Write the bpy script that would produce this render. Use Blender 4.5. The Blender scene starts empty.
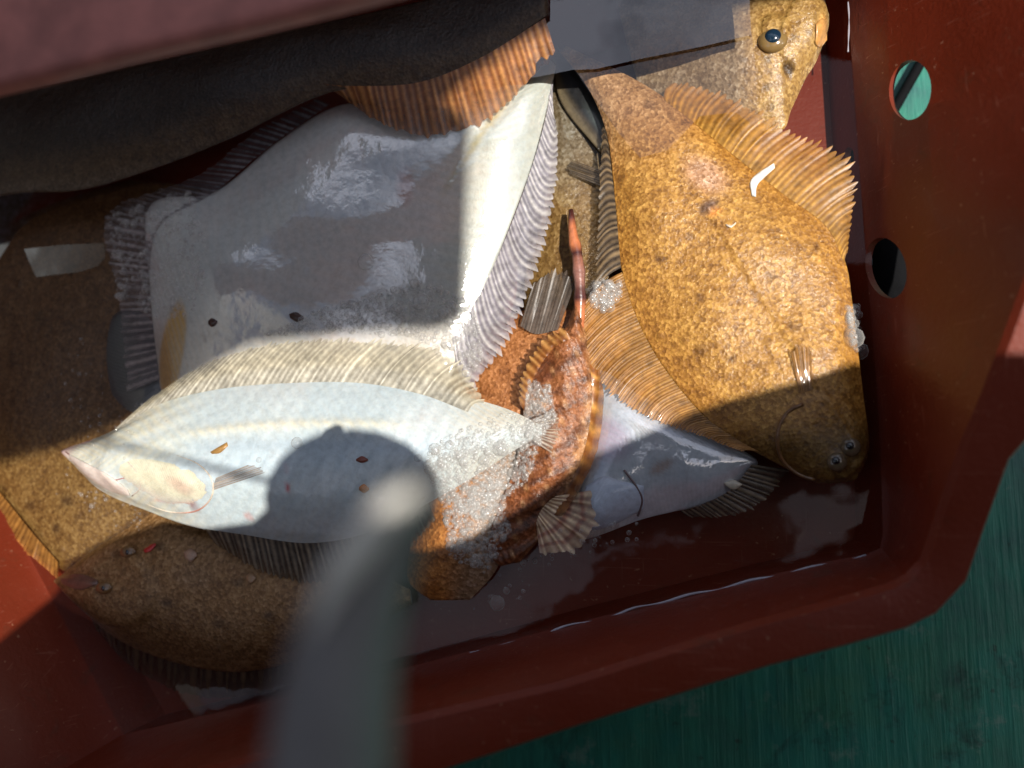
import bpy, bmesh, math, random
import numpy as np
from mathutils import Vector, Matrix
from mathutils.bvhtree import BVHTree
random.seed(7); RNG = np.random.default_rng(7)
S = bpy.context.scene
COL = S.collection

# ------------------------------------------------------------------ camera
W, H, F, D = 1024, 768, 804.0, 0.50
NAD = (680.0, 480.0)                       # pixel straight below the camera
n = Vector((NAD[0]-W/2, -(NAD[1]-H/2), -F)).normalized()
ex = Vector((1, 0, 0)); Xc = (ex - n*ex.dot(n)).normalized(); Zc = -n; Yc = Zc.cross(Xc)
R = Matrix((Xc, Yc, Zc))                   # rows: world axes in camera space -> camera-to-world
CAM = Vector((0, 0, D))
cd = bpy.data.cameras.new('camera'); cam = bpy.data.objects.new('camera', cd); COL.objects.link(cam)
M4 = R.to_4x4(); M4.translation = CAM; cam.matrix_world = M4
cd.sensor_width = 36; cd.lens = 36*F/W; cd.clip_start = 0.01; cd.clip_end = 200
S.camera = cam
cd.dof.use_dof = True; cd.dof.focus_distance = 0.487; cd.dof.aperture_fstop = 2.9; cd.dof.aperture_blades = 0

def ray(px, py):
    return R @ Vector((px-W/2, -(py-H/2), -F))
def at(px, py, z=0.0):                     # the point of the level plane z seen at a pixel
    d = ray(px, py); t = (z-D)/d.z
    return CAM + d*t
def proj(P):
    q = R.transposed() @ (Vector(P)-CAM)
    return (W/2 + F*q.x/-q.z, H/2 - F*q.y/-q.z)

# ------------------------------------------------------------------ world, sun, exposure
SUNK = (0.49, -0.10)                       # horizontal run of the sun ray per metre of height
sdir = Vector((SUNK[0], SUNK[1], 1)).normalized()
wd = bpy.data.worlds.new('World'); S.world = wd; wd.use_nodes = True
nt = wd.node_tree; bg = nt.nodes['Background']
sky = nt.nodes.new('ShaderNodeTexSky'); sky.sky_type = 'NISHITA'; sky.sun_disc = False
sky.sun_elevation = math.asin(sdir.z); sky.sun_rotation = math.atan2(sdir.x, sdir.y)
sky.air_density = 1.0; sky.dust_density = 3.5
tc = nt.nodes.new('ShaderNodeTexCoord'); cn = nt.nodes.new('ShaderNodeTexNoise')      # broken white cloud over the whole dome
cn.noise_dimensions = '4D'; cn.inputs['W'].default_value = 7.8; cn.inputs['Scale'].default_value = 2.6; cn.inputs['Detail'].default_value = 6; cn.inputs['Roughness'].default_value = .55
nt.links.new(tc.outputs['Generated'], cn.inputs['Vector'])
cr = nt.nodes.new('ShaderNodeValToRGB'); cr.color_ramp.elements[0].position = .46; cr.color_ramp.elements[1].position = .60
nt.links.new(cn.outputs[0], cr.inputs[0])
cm = nt.nodes.new('ShaderNodeMix'); cm.data_type = 'RGBA'; cm.inputs[7].default_value = (10.5, 11.2, 13.5, 1)
nt.links.new(cr.outputs[0], cm.inputs[0]); nt.links.new(sky.outputs[0], cm.inputs[6])
nt.links.new(cm.outputs[2], bg.inputs[0]); bg.inputs[1].default_value = 0.05
sl = bpy.data.lights.new('sun', 'SUN'); sl.energy = 4.7; sl.angle = math.radians(0.53); sl.color = (1, .95, .87)
so = bpy.data.objects.new('sun', sl); COL.objects.link(so)
so.rotation_euler = sdir.to_track_quat('Z', 'Y').to_euler()
S.view_settings.view_transform = 'Standard'; S.view_settings.look = 'None'
S.view_settings.exposure = 0.22; S.view_settings.gamma = 1
S.cycles.max_bounces = 8; S.cycles.transparent_max_bounces = 24
try: S.cycles.use_denoising = True
except Exception: pass

# ------------------------------------------------------------------ helpers
def lin(*c):
    return tuple((v/255/12.92 if v <= 10 else ((v/255+0.055)/1.055)**2.4) for v in c)

def tag(o, label=None, cat=None, group=None, kind=None):
    if label: o['label'] = label
    if cat: o['category'] = cat
    if group: o['group'] = group
    if kind: o['kind'] = kind
    return o

def thing(name, label, cat, loc, group=None):
    o = bpy.data.objects.new(name, None); o.empty_display_size = .02; COL.objects.link(o)
    o.location = loc
    return tag(o, label, cat, group)

def mesh(name, verts, faces, mat, parent=None, col=None, uv=None, smooth=True):
    """verts in world coordinates; linked as one object under parent"""
    V = [Vector(v) for v in verts]
    if parent is not None: off = parent.matrix_world.translation if parent.parent else parent.location
    else: off = Vector((0, 0, 0))
    off = Vector(off)
    me = bpy.data.meshes.new(name)
    me.from_pydata([v-off for v in V], [], faces)
    if col is not None:
        a = me.color_attributes.new('col', 'FLOAT_COLOR', 'POINT')
        a.data.foreach_set('color', np.array([(c[0], c[1], c[2], 1) for c in col], dtype=np.float32).ravel())
    if uv is not None:
        a = me.attributes.new('fuv', 'FLOAT2', 'POINT')
        a.data.foreach_set('vector', np.array(uv, dtype=np.float32).ravel())
    if smooth: me.polygons.foreach_set('use_smooth', [True]*len(me.polygons))
    bm = bmesh.new(); bm.from_mesh(me)
    bmesh.ops.recalc_face_normals(bm, faces=bm.faces); bm.to_mesh(me); bm.free()
    me.materials.append(mat)
    o = bpy.data.objects.new(name, me); COL.objects.link(o)
    if parent is not None: o.parent = parent
    return o

def subpart(name, verts, faces, mat, part, root, col=None, uv=None, smooth=True):
    """a piece of a part: part sits at its root's origin, so the offset is the root's"""
    o = mesh(name, verts, faces, mat, root, col, uv, smooth); o.parent = part
    return o

def spline(pts, n):
    """Catmull-Rom through pts, n+1 points evenly along its length"""
    P = np.array(pts, float)
    if len(P) == 2: E = np.linspace(0, 1, 80)[:, None]; C = P[0]*(1-E)+P[1]*E
    else:
        A = np.vstack([2*P[0]-P[1], P, 2*P[-1]-P[-2]]); C = []
        for i in range(1, len(A)-2):
            p0, p1, p2, p3 = A[i-1:i+3]
            for t in np.linspace(0, 1, 24, endpoint=False):
                C.append(.5*((2*p1)+(p2-p0)*t+(2*p0-5*p1+4*p2-p3)*t*t+(3*p1-p0-3*p2+p3)*t**3))
        C.append(P[-1]); C = np.array(C)
    L = np.r_[0, np.cumsum(np.linalg.norm(np.diff(C, axis=0)[:, :2], axis=1))]
    q = np.linspace(0, L[-1], n+1)
    return np.stack([np.interp(q, L, C[:, k]) for k in range(C.shape[1])], 1)

def sm(a, b, x):
    t = np.clip((x-a)/(b-a), 0, 1); return t*t*(3-2*t)

def ell(px, py, cx, cy, rx, ry, rot=0):
    c, s = math.cos(math.radians(rot)), math.sin(math.radians(rot))
    dx, dy = px-cx, py-cy
    return math.hypot((dx*c+dy*s)/rx, (-dx*s+dy*c)/ry)

class Surf:
    """samples the height of a fish's top at a pixel"""
    def __init__(s, P, Z): s.P = np.array(P); s.Z = np.array(Z)
    def __call__(s, px, py):
        d = (s.P[:, 0]-px)**2+(s.P[:, 1]-py)**2
        i = np.argpartition(d, 4)[:4]; w = 1/(d[i]+.5)
        return float((s.Z[i]*w).sum()/w.sum())

def fbody(root, name, top, bot, z, thick, mat, colf, nu=110, nv=60, prof=None, relief=None, under=.7, p=2.4, lump=.0006):
    """a fish body: a closed lens between two edge curves that run head to tail"""
    A, B = spline(top, nu), spline(bot, nu)
    zf = z if callable(z) else (lambda u: z)
    prof = prof or (lambda u: min(1, (u/.18+.06))**.6*min(1, ((1-u)/.35+.04))**.7)
    V, C, UV, PX, ZZ = [], [], [], [], []
    for side in (1, -1):
        for i in range(nu+1):
            u = i/nu
            for j in range(nv+1):
                v = j/nv*2-1
                px, py = A[i]*(1-(v+1)/2)+B[i]*(v+1)/2
                z0 = zf(u); h = thick*prof(u)*(1-abs(v)**p)**1.15
                if side == 1:
                    dz = h
                    if lump: dz += lump*(math.sin(px*.05+py*.031+z*9 if not callable(z) else px*.05)+math.sin(py*.067-px*.02))*(1-abs(v)**4)
                    if relief: dz += relief(px, py)*(1-abs(v)**8)
                else: dz = -h*under-.0004
                P = at(px, py, z0); P.z += dz
                V.append(P); UV.append((u, v)); C.append(colf(px, py, u, v) if side == 1 else (.3, .3, .3))
                if side == 1: PX.append(proj(P)); ZZ.append(P.z)
    N = (nu+1)*(nv+1); f = []
    g = lambda s, i, j: s*N+i*(nv+1)+j
    for i in range(nu):
        for j in range(nv):
            f.append((g(0, i, j), g(0, i+1, j), g(0, i+1, j+1), g(0, i, j+1)))
            f.append((g(1, i, j), g(1, i, j+1), g(1, i+1, j+1), g(1, i+1, j)))
        for j in (0, nv): f.append((g(0, i, j), g(0, i+1, j), g(1, i+1, j), g(1, i, j)))
    for j in range(nv):
        for i in (0, nu): f.append((g(0, i, j), g(0, i, j+1), g(1, i, j+1), g(1, i, j)))
    o = mesh(name, V, f, mat, root, C, UV)
    o['_s'] = 0
    del o['_s']
    return o, Surf(PX, ZZ)

def fin(root, name, inner, outer, zi, zo, rays, mat, colf=None, bump=.0007, notch=.10, rows=7, curl=.0, sub=6, wob=.0006):
    """a ray fin: a corrugated membrane with one ridge a ray and a toothed outer edge"""
    n_ = rays*sub
    A, B = spline(inner, n_), spline(outer, n_)
    ph = RNG.uniform(0, 6)
    jr = np.interp(np.arange(n_+1)/sub, np.arange(rays+1), RNG.uniform(-.28, .28, rays+1)); jr[0] = jr[-1] = 0
    ix = np.clip(np.arange(n_+1)+jr*sub, 0, n_); al_ = np.arange(n_+1)
    A = np.stack([np.interp(ix, al_, A[:, 0]), np.interp(ix, al_, A[:, 1])], 1); B = np.stack([np.interp(ix, al_, B[:, 0]), np.interp(ix, al_, B[:, 1])], 1)
    V, C, UV, f = [], [], [], []
    jit = RNG.uniform(-.09, .06, rays+2)
    for i in range(n_+1):
        r = i/sub; fr = r-math.floor(r); k = abs(fr-.5)*2        # k=0 on the ray, 1 between rays
        for j in range(rows+1):
            w = j/rows
            e = 1-notch*(k**1.5)*(w**3)+jit[int(r)]*w*(1-k)
            sw = curl*math.sin(w*math.pi)
            p = A[i]*(1-w*e)+B[i]*w*e
            t = (B[min(i+1, n_)]-B[max(i-1, 0)]); t = t/(np.linalg.norm(t)+1e-6)
            p = p+t*sw
            z1 = zi(*p) if callable(zi) else zi
            z2 = zo
            z = z1*(1-w)+z2*w+.0003 + .30*bump*math.cos(k*math.pi)*(.4+.6*w)*(1-w*.4) + 1.6*wob*math.sin(r*.42+ph)*w + wob*.8*math.sin(r*1.7+ph*2)*w
            V.append(at(p[0], p[1], z)); UV.append((r, w))
            C.append(colf(p[0], p[1], i/n_, w) if colf else (.5, .5, .5))
    R1 = rows+1
    for i in range(n_):
        for j in range(rows):
            f.append((i*R1+j, (i+1)*R1+j, (i+1)*R1+j+1, i*R1+j+1))
    return mesh(name, V, f, mat, root, C, UV)

def patch(root, name, top, bot, surf, lift, dome, mat, colf, nu=26, nv=16, part=None):
    """a raised plate lying on a fish (gill cover, scrap, fin): closed lens following the surface below"""
    A, B = spline(top, nu), spline(bot, nu)
    V, C, UV, f = [], [], [], []
    for side in (1, 0):
        for i in range(nu+1):
            for j in range(nv+1):
                u, v = i/nu, j/nv*2-1
                px, py = A[i]*(1-(v+1)/2)+B[i]*(v+1)/2
                h = dome*(1-abs(v)**2.5)*(1-abs(2*u-1)**3)
                zz = surf(px, py) if callable(surf) else surf
                V.append(at(px, py, zz+(lift+h if side else -.001)))
                UV.append((u, v)); C.append(colf(px, py, u, v) if callable(colf) else colf)
    N = (nu+1)*(nv+1); g = lambda s, i, j: s*N+i*(nv+1)+j
    for i in range(nu):
        for j in range(nv):
            f.append((g(0, i, j), g(0, i+1, j), g(0, i+1, j+1), g(0, i, j+1)))
        for j in (0, nv): f.append((g(0, i, j), g(0, i+1, j), g(1, i+1, j), g(1, i, j)))
    for j in range(nv):
        for i in (0, nu): f.append((g(0, i, j), g(0, i, j+1), g(1, i, j+1), g(1, i, j)))
    o = mesh(name, V, f, mat, root, C, UV)
    if part is not None: o.parent = part
    return o

def tube(root, name, pts, rad, mat, seg=10, colf=None):
    P = [Vector(p) for p in pts]; V, f, C = [], [], []
    for i, p in enumerate(P):
        t = (P[min(i+1, len(P)-1)]-P[max(i-1, 0)]).normalized()
        a = t.cross(Vector((0, 0, 1)) if abs(t.z) < .9 else Vector((1, 0, 0))).normalized(); b = t.cross(a)
        r = rad[i] if hasattr(rad, '__len__') else rad
        for k in range(seg):
            q = 2*math.pi*k/seg
            V.append(p+a*math.cos(q)*r+b*math.sin(q)*r); C.append(colf(i/(len(P)-1)) if colf else (.5, .5, .5))
    for i in range(len(P)-1):
        for k in range(seg):
            f.append((i*seg+k, i*seg+(k+1) % seg, (i+1)*seg+(k+1) % seg, (i+1)*seg+k))
    f.append(tuple(range(seg))[::-1]); f.append(tuple(range((len(P)-1)*seg, len(P)*seg)))
    return mesh(name, V, f, mat, root, C)

def ball(root, name, c, r, mat, flat=1.0, colr=(.5, .5, .5), part=None, seg=20, rings=12):
    V, f = [], []
    c = Vector(c); r = r if hasattr(r, '__len__') else (r, r)
    for i in range(rings+1):
        th = math.pi*i/rings
        for k in range(seg):
            q = 2*math.pi*k/seg
            V.append(c+Vector((r[0]*math.sin(th)*math.cos(q), r[1]*math.sin(th)*math.sin(q), flat*r[0]*math.cos(th))))
    for i in range(rings):
        for k in range(seg):
            f.append((i*seg+k, i*seg+(k+1) % seg, (i+1)*seg+(k+1) % seg, (i+1)*seg+k))
    o = mesh(name, V, f, mat, root, [colr]*len(V))
    if part is not None: o.parent = part
    return o

# ------------------------------------------------------------------ materials
class NT:
    def __init__(s, name):
        s.m = bpy.data.materials.new(name); s.m.use_nodes = True
        s.t = s.m.node_tree; s.t.nodes.clear()
        s.out = s.n('ShaderNodeOutputMaterial')
    def n(s, typ, **kw):
        x = s.t.nodes.new(typ)
        for k, v in kw.items(): setattr(x, k, v)
        return x
    def put(s, sock, v):
        if isinstance(v, bpy.types.NodeSocket): s.t.links.new(v, sock)
        elif v is not None:
            if hasattr(v, '__len__') and len(v) == 3 and sock.type == 'RGBA': v = (*v, 1)
            sock.default_value = v
    def math(s, op, a, b=None, c=None):
        x = s.n('ShaderNodeMath', operation=op); s.put(x.inputs[0], a)
        if b is not None: s.put(x.inputs[1], b)
        if c is not None: s.put(x.inputs[2], c)
        return x.outputs[0]
    def mix(s, fac, a, b, mode='MIX'):
        x = s.n('ShaderNodeMix', data_type='RGBA', blend_type=mode)
        s.put(x.inputs[0], fac); s.put(x.inputs[6], a); s.put(x.inputs[7], b)
        return x.outputs[2]
    def noise(s, scale, detail=3, rough=.55, vec=None, dist=0):
        x = s.n('ShaderNodeTexNoise'); x.inputs['Scale'].default_value = scale
        x.inputs['Detail'].default_value = detail; x.inputs['Roughness'].default_value = rough
        x.inputs['Distortion'].default_value = dist
        if vec is not None: s.put(x.inputs['Vector'], vec)
        return x.outputs[0]
    def voro(s, scale, vec=None, feature='F1'):
        x = s.n('ShaderNodeTexVoronoi', feature=feature); x.inputs['Scale'].default_value = scale
        if vec is not None: s.put(x.inputs['Vector'], vec)
        return x.outputs['Distance']
    def ramp(s, fac, stops):
        x = s.n('ShaderNodeValToRGB'); s.put(x.inputs[0], fac)
        e = x.color_ramp.elements
        while len(e) < len(stops): e.new(.5)
        for q, (p, c) in zip(e, stops):
            q.position = p; q.color = (*c, 1) if hasattr(c, '__len__') else (c, c, c, 1)
        return x.outputs[0]
    def obj(s): return s.n('ShaderNodeTexCoord').outputs['Object']
    def attr(s, name):
        return s.n('ShaderNodeAttribute', attribute_name=name)
    def bump(s, h, dist, strength=1, normal=None):
        x = s.n('ShaderNodeBump'); s.put(x.inputs['Height'], h)
        x.inputs['Distance'].default_value = dist; x.inputs['Strength'].default_value = strength
        if normal is not None: s.put(x.inputs['Normal'], normal)
        return x.outputs[0]
    def bsdf(s, **kw):
        x = s.n('ShaderNodeBsdfPrincipled')
        for k, v in kw.items(): s.put(x.inputs[k.replace('_', ' ')], v)
        return x
    def end(s, sh):
        s.t.links.new(sh if isinstance(sh, bpy.types.NodeSocket) else sh.outputs[0], s.out.inputs[0]); return s.m

def m_brown(name, mott=1.0, coat=.8):
    t = NT(name); v = t.obj(); c = t.attr('col').outputs['Color']
    n1 = t.noise(38, 3, .6, v); n2 = t.noise(150, 4, .65, v); n3 = t.noise(480, 3, .7, v)
    f = t.math('ADD', t.math('MULTIPLY', n1, .20), t.math('ADD', t.math('MULTIPLY', n2, .36), t.math('MULTIPLY', n3, .44)))
    tint = t.ramp(f, [(.30, (.34, .27, .17)), (.43, (.72, .66, .55)), (.52, (1.0, 1.0, .95)), (.62, (1.28, 1.38, 1.5)), (.74, (1.6, 1.9, 2.7))])
    k = t.mix(mott, c, t.mix(1.0, c, tint, 'MULTIPLY'))
    vo = t.n('ShaderNodeTexVoronoi'); vo.inputs['Scale'].default_value = 520; t.put(vo.inputs['Vector'], v)
    sp = t.n('ShaderNodeSeparateColor'); t.put(sp.inputs[0], vo.outputs['Color'])
    k = t.mix(1, k, t.ramp(sp.outputs[0], [(0, (.62, .58, .52)), (.6, (1, 1, 1)), (1, (1.25, 1.35, 1.6))]), 'MULTIPLY')
    vb = t.n('ShaderNodeTexVoronoi'); vb.inputs['Scale'].default_value = 62; t.put(vb.inputs['Vector'], v)
    sb = t.n('ShaderNodeSeparateColor'); t.put(sb.inputs[0], vb.outputs['Color'])
    wart = t.math('MULTIPLY', t.ramp(vb.outputs['Distance'], [(.04, 1), (.22, 0)]), t.math('GREATER_THAN', sb.outputs[0], .72))
    k = t.mix(t.math('MULTIPLY', wart, .55), k, t.mix(1, c, (.42, .36, .28), 'MULTIPLY'))
    sc = vo.outputs['Distance']
    h = t.math('ADD', t.math('MULTIPLY', sc, .7), t.math('ADD', t.math('MULTIPLY', n2, 1.2), t.math('MULTIPLY', wart, 1.3)))
    nb = t.bump(h, .0009, .7); nc = t.bump(t.math('ADD', t.noise(90, 2, .5, v), t.math('MULTIPLY', n3, .5)), .0018, .6)
    return t.end(t.bsdf(Base_Color=k, Roughness=.5, Normal=nb, Coat_Weight=coat, Coat_Roughness=.14, Coat_IOR=1.4, Coat_Normal=nc, Specular_IOR_Level=.3))

def m_white(name, coat=1.0, lines=.34, cior=1.45, cb=.45):
    t = NT(name); v = t.obj(); c = t.attr('col').outputs['Color']
    uv = t.attr('fuv').outputs['Vector']; sx = t.n('ShaderNodeSeparateXYZ'); t.put(sx.inputs[0], uv)
    a = t.math('ABSOLUTE', t.math('ADD', sx.outputs[1], .12))
    ph = t.math('ADD', t.math('MULTIPLY', sx.outputs[0], 300), t.math('MULTIPLY', a, 42))
    ph = t.math('ADD', ph, t.math('MULTIPLY', t.noise(60, 2, .5, v), 5))
    st = t.math('MULTIPLY_ADD', t.math('SINE', ph), .5, .5)
    n1 = t.noise(30, 4, .6, v); n2 = t.noise(260, 3, .6, v)
    k = t.mix(t.math('MULTIPLY', st, lines), c, (.52, .60, .64))
    k = t.mix(t.ramp(n1, [(.55, 0), (.78, .45)]), k, t.mix(1, k, (1.0, .86, .82), 'MULTIPLY'))
    k = t.mix(1, k, t.ramp(n2, [(.3, .84), (.6, 1.0)]), 'MULTIPLY')
    k = t.mix(t.ramp(t.noise(17, 5, .65, v), [(.42, .5), (.6, 0)]), k, t.mix(1, k, (.80, .88, .93), 'MULTIPLY'))
    k = t.mix(t.ramp(t.noise(120, 4, .7, v), [(.56, 0), (.72, .35)]), k, t.mix(1, k, (.86, .80, .74), 'MULTIPLY'))
    h = t.math('ADD', t.math('MULTIPLY', st, .35), t.math('ADD', n2, t.math('MULTIPLY', t.voro(700, v), .25)))
    nb = t.bump(h, .0006, .5); nc = t.bump(t.math('ADD', t.noise(45, 2, .5, v), t.math('MULTIPLY', t.noise(420, 2, .5, v), .10)), .002, cb)
    return t.end(t.bsdf(Base_Color=k, Roughness=.42, Normal=nb, Coat_Weight=coat, Coat_Roughness=.04, Coat_IOR=cior, Coat_Normal=nc,
                        Subsurface_Weight=.12, Subsurface_Radius=(.006, .004, .003), Subsurface_Scale=.4))

def m_fin(name, ray, mem, alpha=.85, coat=.8, rim=None):
    t = NT(name); v = t.obj()
    uv = t.attr('fuv').outputs['Vector']; sx = t.n('ShaderNodeSeparateXYZ'); t.put(sx.inputs[0], uv)
    col = t.attr('col').outputs['Color']
    fr = t.math('FRACT', sx.outputs[0]); d = t.math('ABSOLUTE', t.math('SUBTRACT', fr, .5))
    d = t.math('ADD', d, t.math('MULTIPLY', t.math('SUBTRACT', t.noise(300, 2, .5, v), .5), .18))
    r = t.ramp(d, [(.06, 1), (.40, 0)])
    wn = t.n('ShaderNodeTexWhiteNoise', noise_dimensions='1D'); t.put(wn.inputs['W'], t.math('FLOOR', sx.outputs[0]))
    r = t.math('MULTIPLY', r, t.math('MULTIPLY_ADD', wn.outputs[0], .6, .4))
    n2 = t.noise(220, 3, .6, v)
    k = t.mix(r, mem, ray)
    k = t.mix(1, k, t.mix(1, col, (2, 2, 2), 'MULTIPLY'), 'MULTIPLY')
    k = t.mix(1, k, t.ramp(n2, [(.3, .62), (.68, 1.2)]), 'MULTIPLY')
    k = t.mix(1, k, t.ramp(t.noise(60, 3, .6, v), [(.3, .72), (.7, 1.15)]), 'MULTIPLY')
    al = t.math('MULTIPLY', t.math('MULTIPLY_ADD', r, 1-alpha, alpha), t.ramp(sx.outputs[1], [(.35, 1), (1, .72)]))
    nb = t.bump(n2, .0006, .4)
    return t.end(t.bsdf(Base_Color=k, Roughness=.4, Alpha=al, Normal=nb, Coat_Weight=coat, Coat_Roughness=.08, Coat_IOR=1.4,
                        Transmission_Weight=0.0))

def m_plain(name, c, rough=.4, coat=0, bump=0, bscale=200, var=.15, **kw):
    t = NT(name); v = t.obj(); nz = t.noise(bscale, 3, .6, v)
    k = t.mix(1, c if c is not None else t.attr('col').outputs['Color'], t.ramp(nz, [(.3, 1-var), (.7, 1+var)]), 'MULTIPLY')
    b = t.bsdf(Base_Color=k, Roughness=rough, Coat_Weight=coat, Coat_Roughness=.06, **kw)
    if bump: t.put(b.inputs['Normal'], t.bump(nz, bump, .6))
    return t.end(b)

def m_crate():
    t = NT('red_plastic'); v = t.obj()
    n1 = t.noise(22, 5, .65, v); n2 = t.noise(400, 3, .6, v)
    mp = t.n('ShaderNodeMapping'); mp.inputs['Scale'].default_value = (30, 900, 60); mp.inputs['Rotation'].default_value = (.2, .1, .5)
    t.put(mp.inputs['Vector'], v); sc = t.noise(1, 2, .6, mp.outputs[0])
    mp2 = t.n('ShaderNodeMapping'); mp2.inputs['Scale'].default_value = (700, 30, 80); mp2.inputs['Rotation'].default_value = (.1, .3, -.3)
    t.put(mp2.inputs['Vector'], v); sc2 = t.noise(1, 2, .6, mp2.outputs[0])
    k = t.mix(n1, lin(108, 37, 19), lin(122, 46, 24))
    k = t.mix(t.ramp(sc, [(.66, 0), (.74, .35)]), k, lin(170, 110, 90))
    k = t.mix(t.ramp(sc2, [(.68, 0), (.75, .28)]), k, lin(170, 110, 90))
    k = t.mix(t.ramp(t.noise(9, 5, .7, v), [(.5, 0), (.75, .45)]), k, lin(104, 34, 20))
    k = t.mix(t.ramp(t.noise(46, 6, .75, v, .5), [(.58, 0), (.70, .5)]), k, lin(84, 50, 34))
    k = t.mix(t.ramp(t.noise(300, 2, .5, v), [(.70, 0), (.76, .5)]), k, lin(176, 130, 104))
    h = t.math('ADD', n2, t.math('MULTIPLY', n1, 2))
    return t.end(t.bsdf(Base_Color=k, Roughness=t.ramp(n1, [(.3, .32), (.7, .5)]), Normal=t.bump(h, .0006, .45), Coat_Weight=.08, Coat_Roughness=.15, Specular_IOR_Level=.3))

def m_deck():
    t = NT('green_deck_paint'); v = t.obj()
    mp = t.n('ShaderNodeMapping'); mp.inputs['Scale'].default_value = (38, 9, 20); mp.inputs['Rotation'].default_value = (0, 0, math.radians(28))
    t.put(mp.inputs['Vector'], v); st = t.noise(1.6, 6, .7, mp.outputs[0])
    mp2 = t.n('ShaderNodeMapping'); mp2.inputs['Scale'].default_value = (260, 14, 40); mp2.inputs['Rotation'].default_value = (0, 0, math.radians(24))
    t.put(mp2.inputs['Vector'], v); st2 = t.noise(1, 3, .6, mp2.outputs[0])
    n1 = t.noise(14, 5, .65, v)
    k = t.mix(st, lin(16, 84, 76), lin(58, 158, 130))
    k = t.mix(t.ramp(st2, [(.55, 0), (.72, .35)]), k, lin(14, 60, 56))
    k = t.mix(t.ramp(n1, [(.45, 0), (.7, .75)]), k, lin(70, 128, 84))
    k = t.mix(t.ramp(t.noise(7, 6, .7, v), [(.48, 0), (.62, .6)]), k, lin(18, 78, 96))
    k = t.mix(t.ramp(t.noise(70, 3, .6, v), [(.66, 0), (.74, .7)]), k, lin(40, 50, 40))
    k = t.mix(t.ramp(t.noise(24, 6, .75, v), [(.58, 0), (.66, .6)]), k, lin(120, 150, 132))
    k = t.mix(t.ramp(t.noise(12, 6, .75, v, .6), [(.56, 0), (.68, .7)]), k, lin(24, 44, 40))
    h = t.math('ADD', st, st2)
    return t.end(t.bsdf(Base_Color=k, Roughness=.45, Normal=t.bump(h, .0015, .6), Coat_Weight=.2, Coat_Roughness=.2))

def m_water(name='water', ior=1.38):
    t = NT(name); v = t.obj()
    fz = t.n('ShaderNodeFresnel'); fz.inputs['IOR'].default_value = ior
    nb = t.bump(t.noise(26, 2, .5, v), .002, .25); t.put(fz.inputs['Normal'], nb)
    g = t.n('ShaderNodeBsdfGlossy'); g.inputs['Roughness'].default_value = .02; t.put(g.inputs['Normal'], nb)
    tr = t.n('ShaderNodeBsdfTransparent'); tr.inputs['Color'].default_value = (.90, .86, .80, 1)
    mx = t.n('ShaderNodeMixShader'); t.put(mx.inputs[0], fz.outputs[0])
    t.t.links.new(tr.outputs[0], mx.inputs[1]); t.t.links.new(g.outputs[0], mx.inputs[2])
    return t.end(mx)

def m_bubble():
    t = NT('bubble_film')
    lw = t.n('ShaderNodeLayerWeight'); lw.inputs[0].default_value = .35
    g = t.n('ShaderNodeBsdfGlossy'); g.inputs['Roughness'].default_value = .16
    df = t.n('ShaderNodeBsdfDiffuse'); df.inputs['Color'].default_value = (.9, .88, .84, 1)
    tr = t.n('ShaderNodeBsdfTransparent'); tr.inputs['Color'].default_value = (.97, .97, .97, 1)
    a = t.n('ShaderNodeMixShader'); a.inputs[0].default_value = .7
    t.t.links.new(g.outputs[0], a.inputs[1]); t.t.links.new(df.outputs[0], a.inputs[2])
    b = t.n('ShaderNodeMixShader'); t.put(b.inputs[0], t.ramp(lw.outputs['Facing'], [(.0, .12), (.4, .26), (.9, .72)]))
    t.t.links.new(tr.outputs[0], b.inputs[1]); t.t.links.new(a.outputs[0], b.inputs[2])
    return t.end(b)

BROWN = m_brown('mottled_brown_skin'); DARKB = m_brown('dark_mottled_skin', .85, .6); WHITE = m_white('white_belly_skin'); WETW = m_white('wet_white_belly_skin', 1.0, .16, 3.0, .5)
RED = m_crate(); DECK = m_deck(); WATER = m_water(); BUB = m_bubble()
PLATE = m_white('gill_plate_skin', 1.0, .0)
SCULP = m_brown('reddish_sculpin_skin', 1.0, .55)
FIN_W = m_fin('white_fin', lin(214, 208, 204), lin(160, 155, 164), .72)
FIN_C = m_fin('clear_fin', lin(176, 170, 166), lin(130, 122, 126), .35)
FIN_W2 = m_fin('cream_fin', lin(226, 220, 202), lin(180, 172, 154), .75)
FIN_O = m_fin('orange_fin', lin(204, 146, 84), lin(140, 84, 38), .85)
FIN_B = m_fin('brown_fin', lin(190, 142, 76), lin(150, 106, 50), .8)
FIN_D = m_fin('dark_fin', lin(140, 124, 102), lin(70, 62, 56), .8, .4)
FIN_G = m_fin('grey_fin', lin(112, 98, 86), lin(84, 74, 66), .75, .0)
FIN_T = m_fin('tan_fin', lin(192, 146, 80), lin(168, 116, 54), .75)
PAINT = m_plain('tinted_flesh', None, .35, .8, .0006, 260, .25)
EYE = m_plain('eye_wet', None, .15, 1.0, 0, 300, .1)
BLACK = m_plain('black_rubber', (.006, .006, .007), .8, 0, .001, 120, .15, Specular_IOR_Level=.1)
BLOCK_MAT = m_plain('dark_blocker', (.05, .05, .055), .9, 0, .001, 300)
GREY = m_plain('grey_handle_rubber', lin(112, 108, 106), .55, .1, .0008, 160, .12)

# ------------------------------------------------------------------ deck, crate, water
dz = -.085
tag(mesh('deck', [(-3, -3, dz), (3, -3, dz), (3, 3, dz), (-3, 3, dz)], [(0, 1, 2, 3)], DECK), kind='structure')

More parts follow.
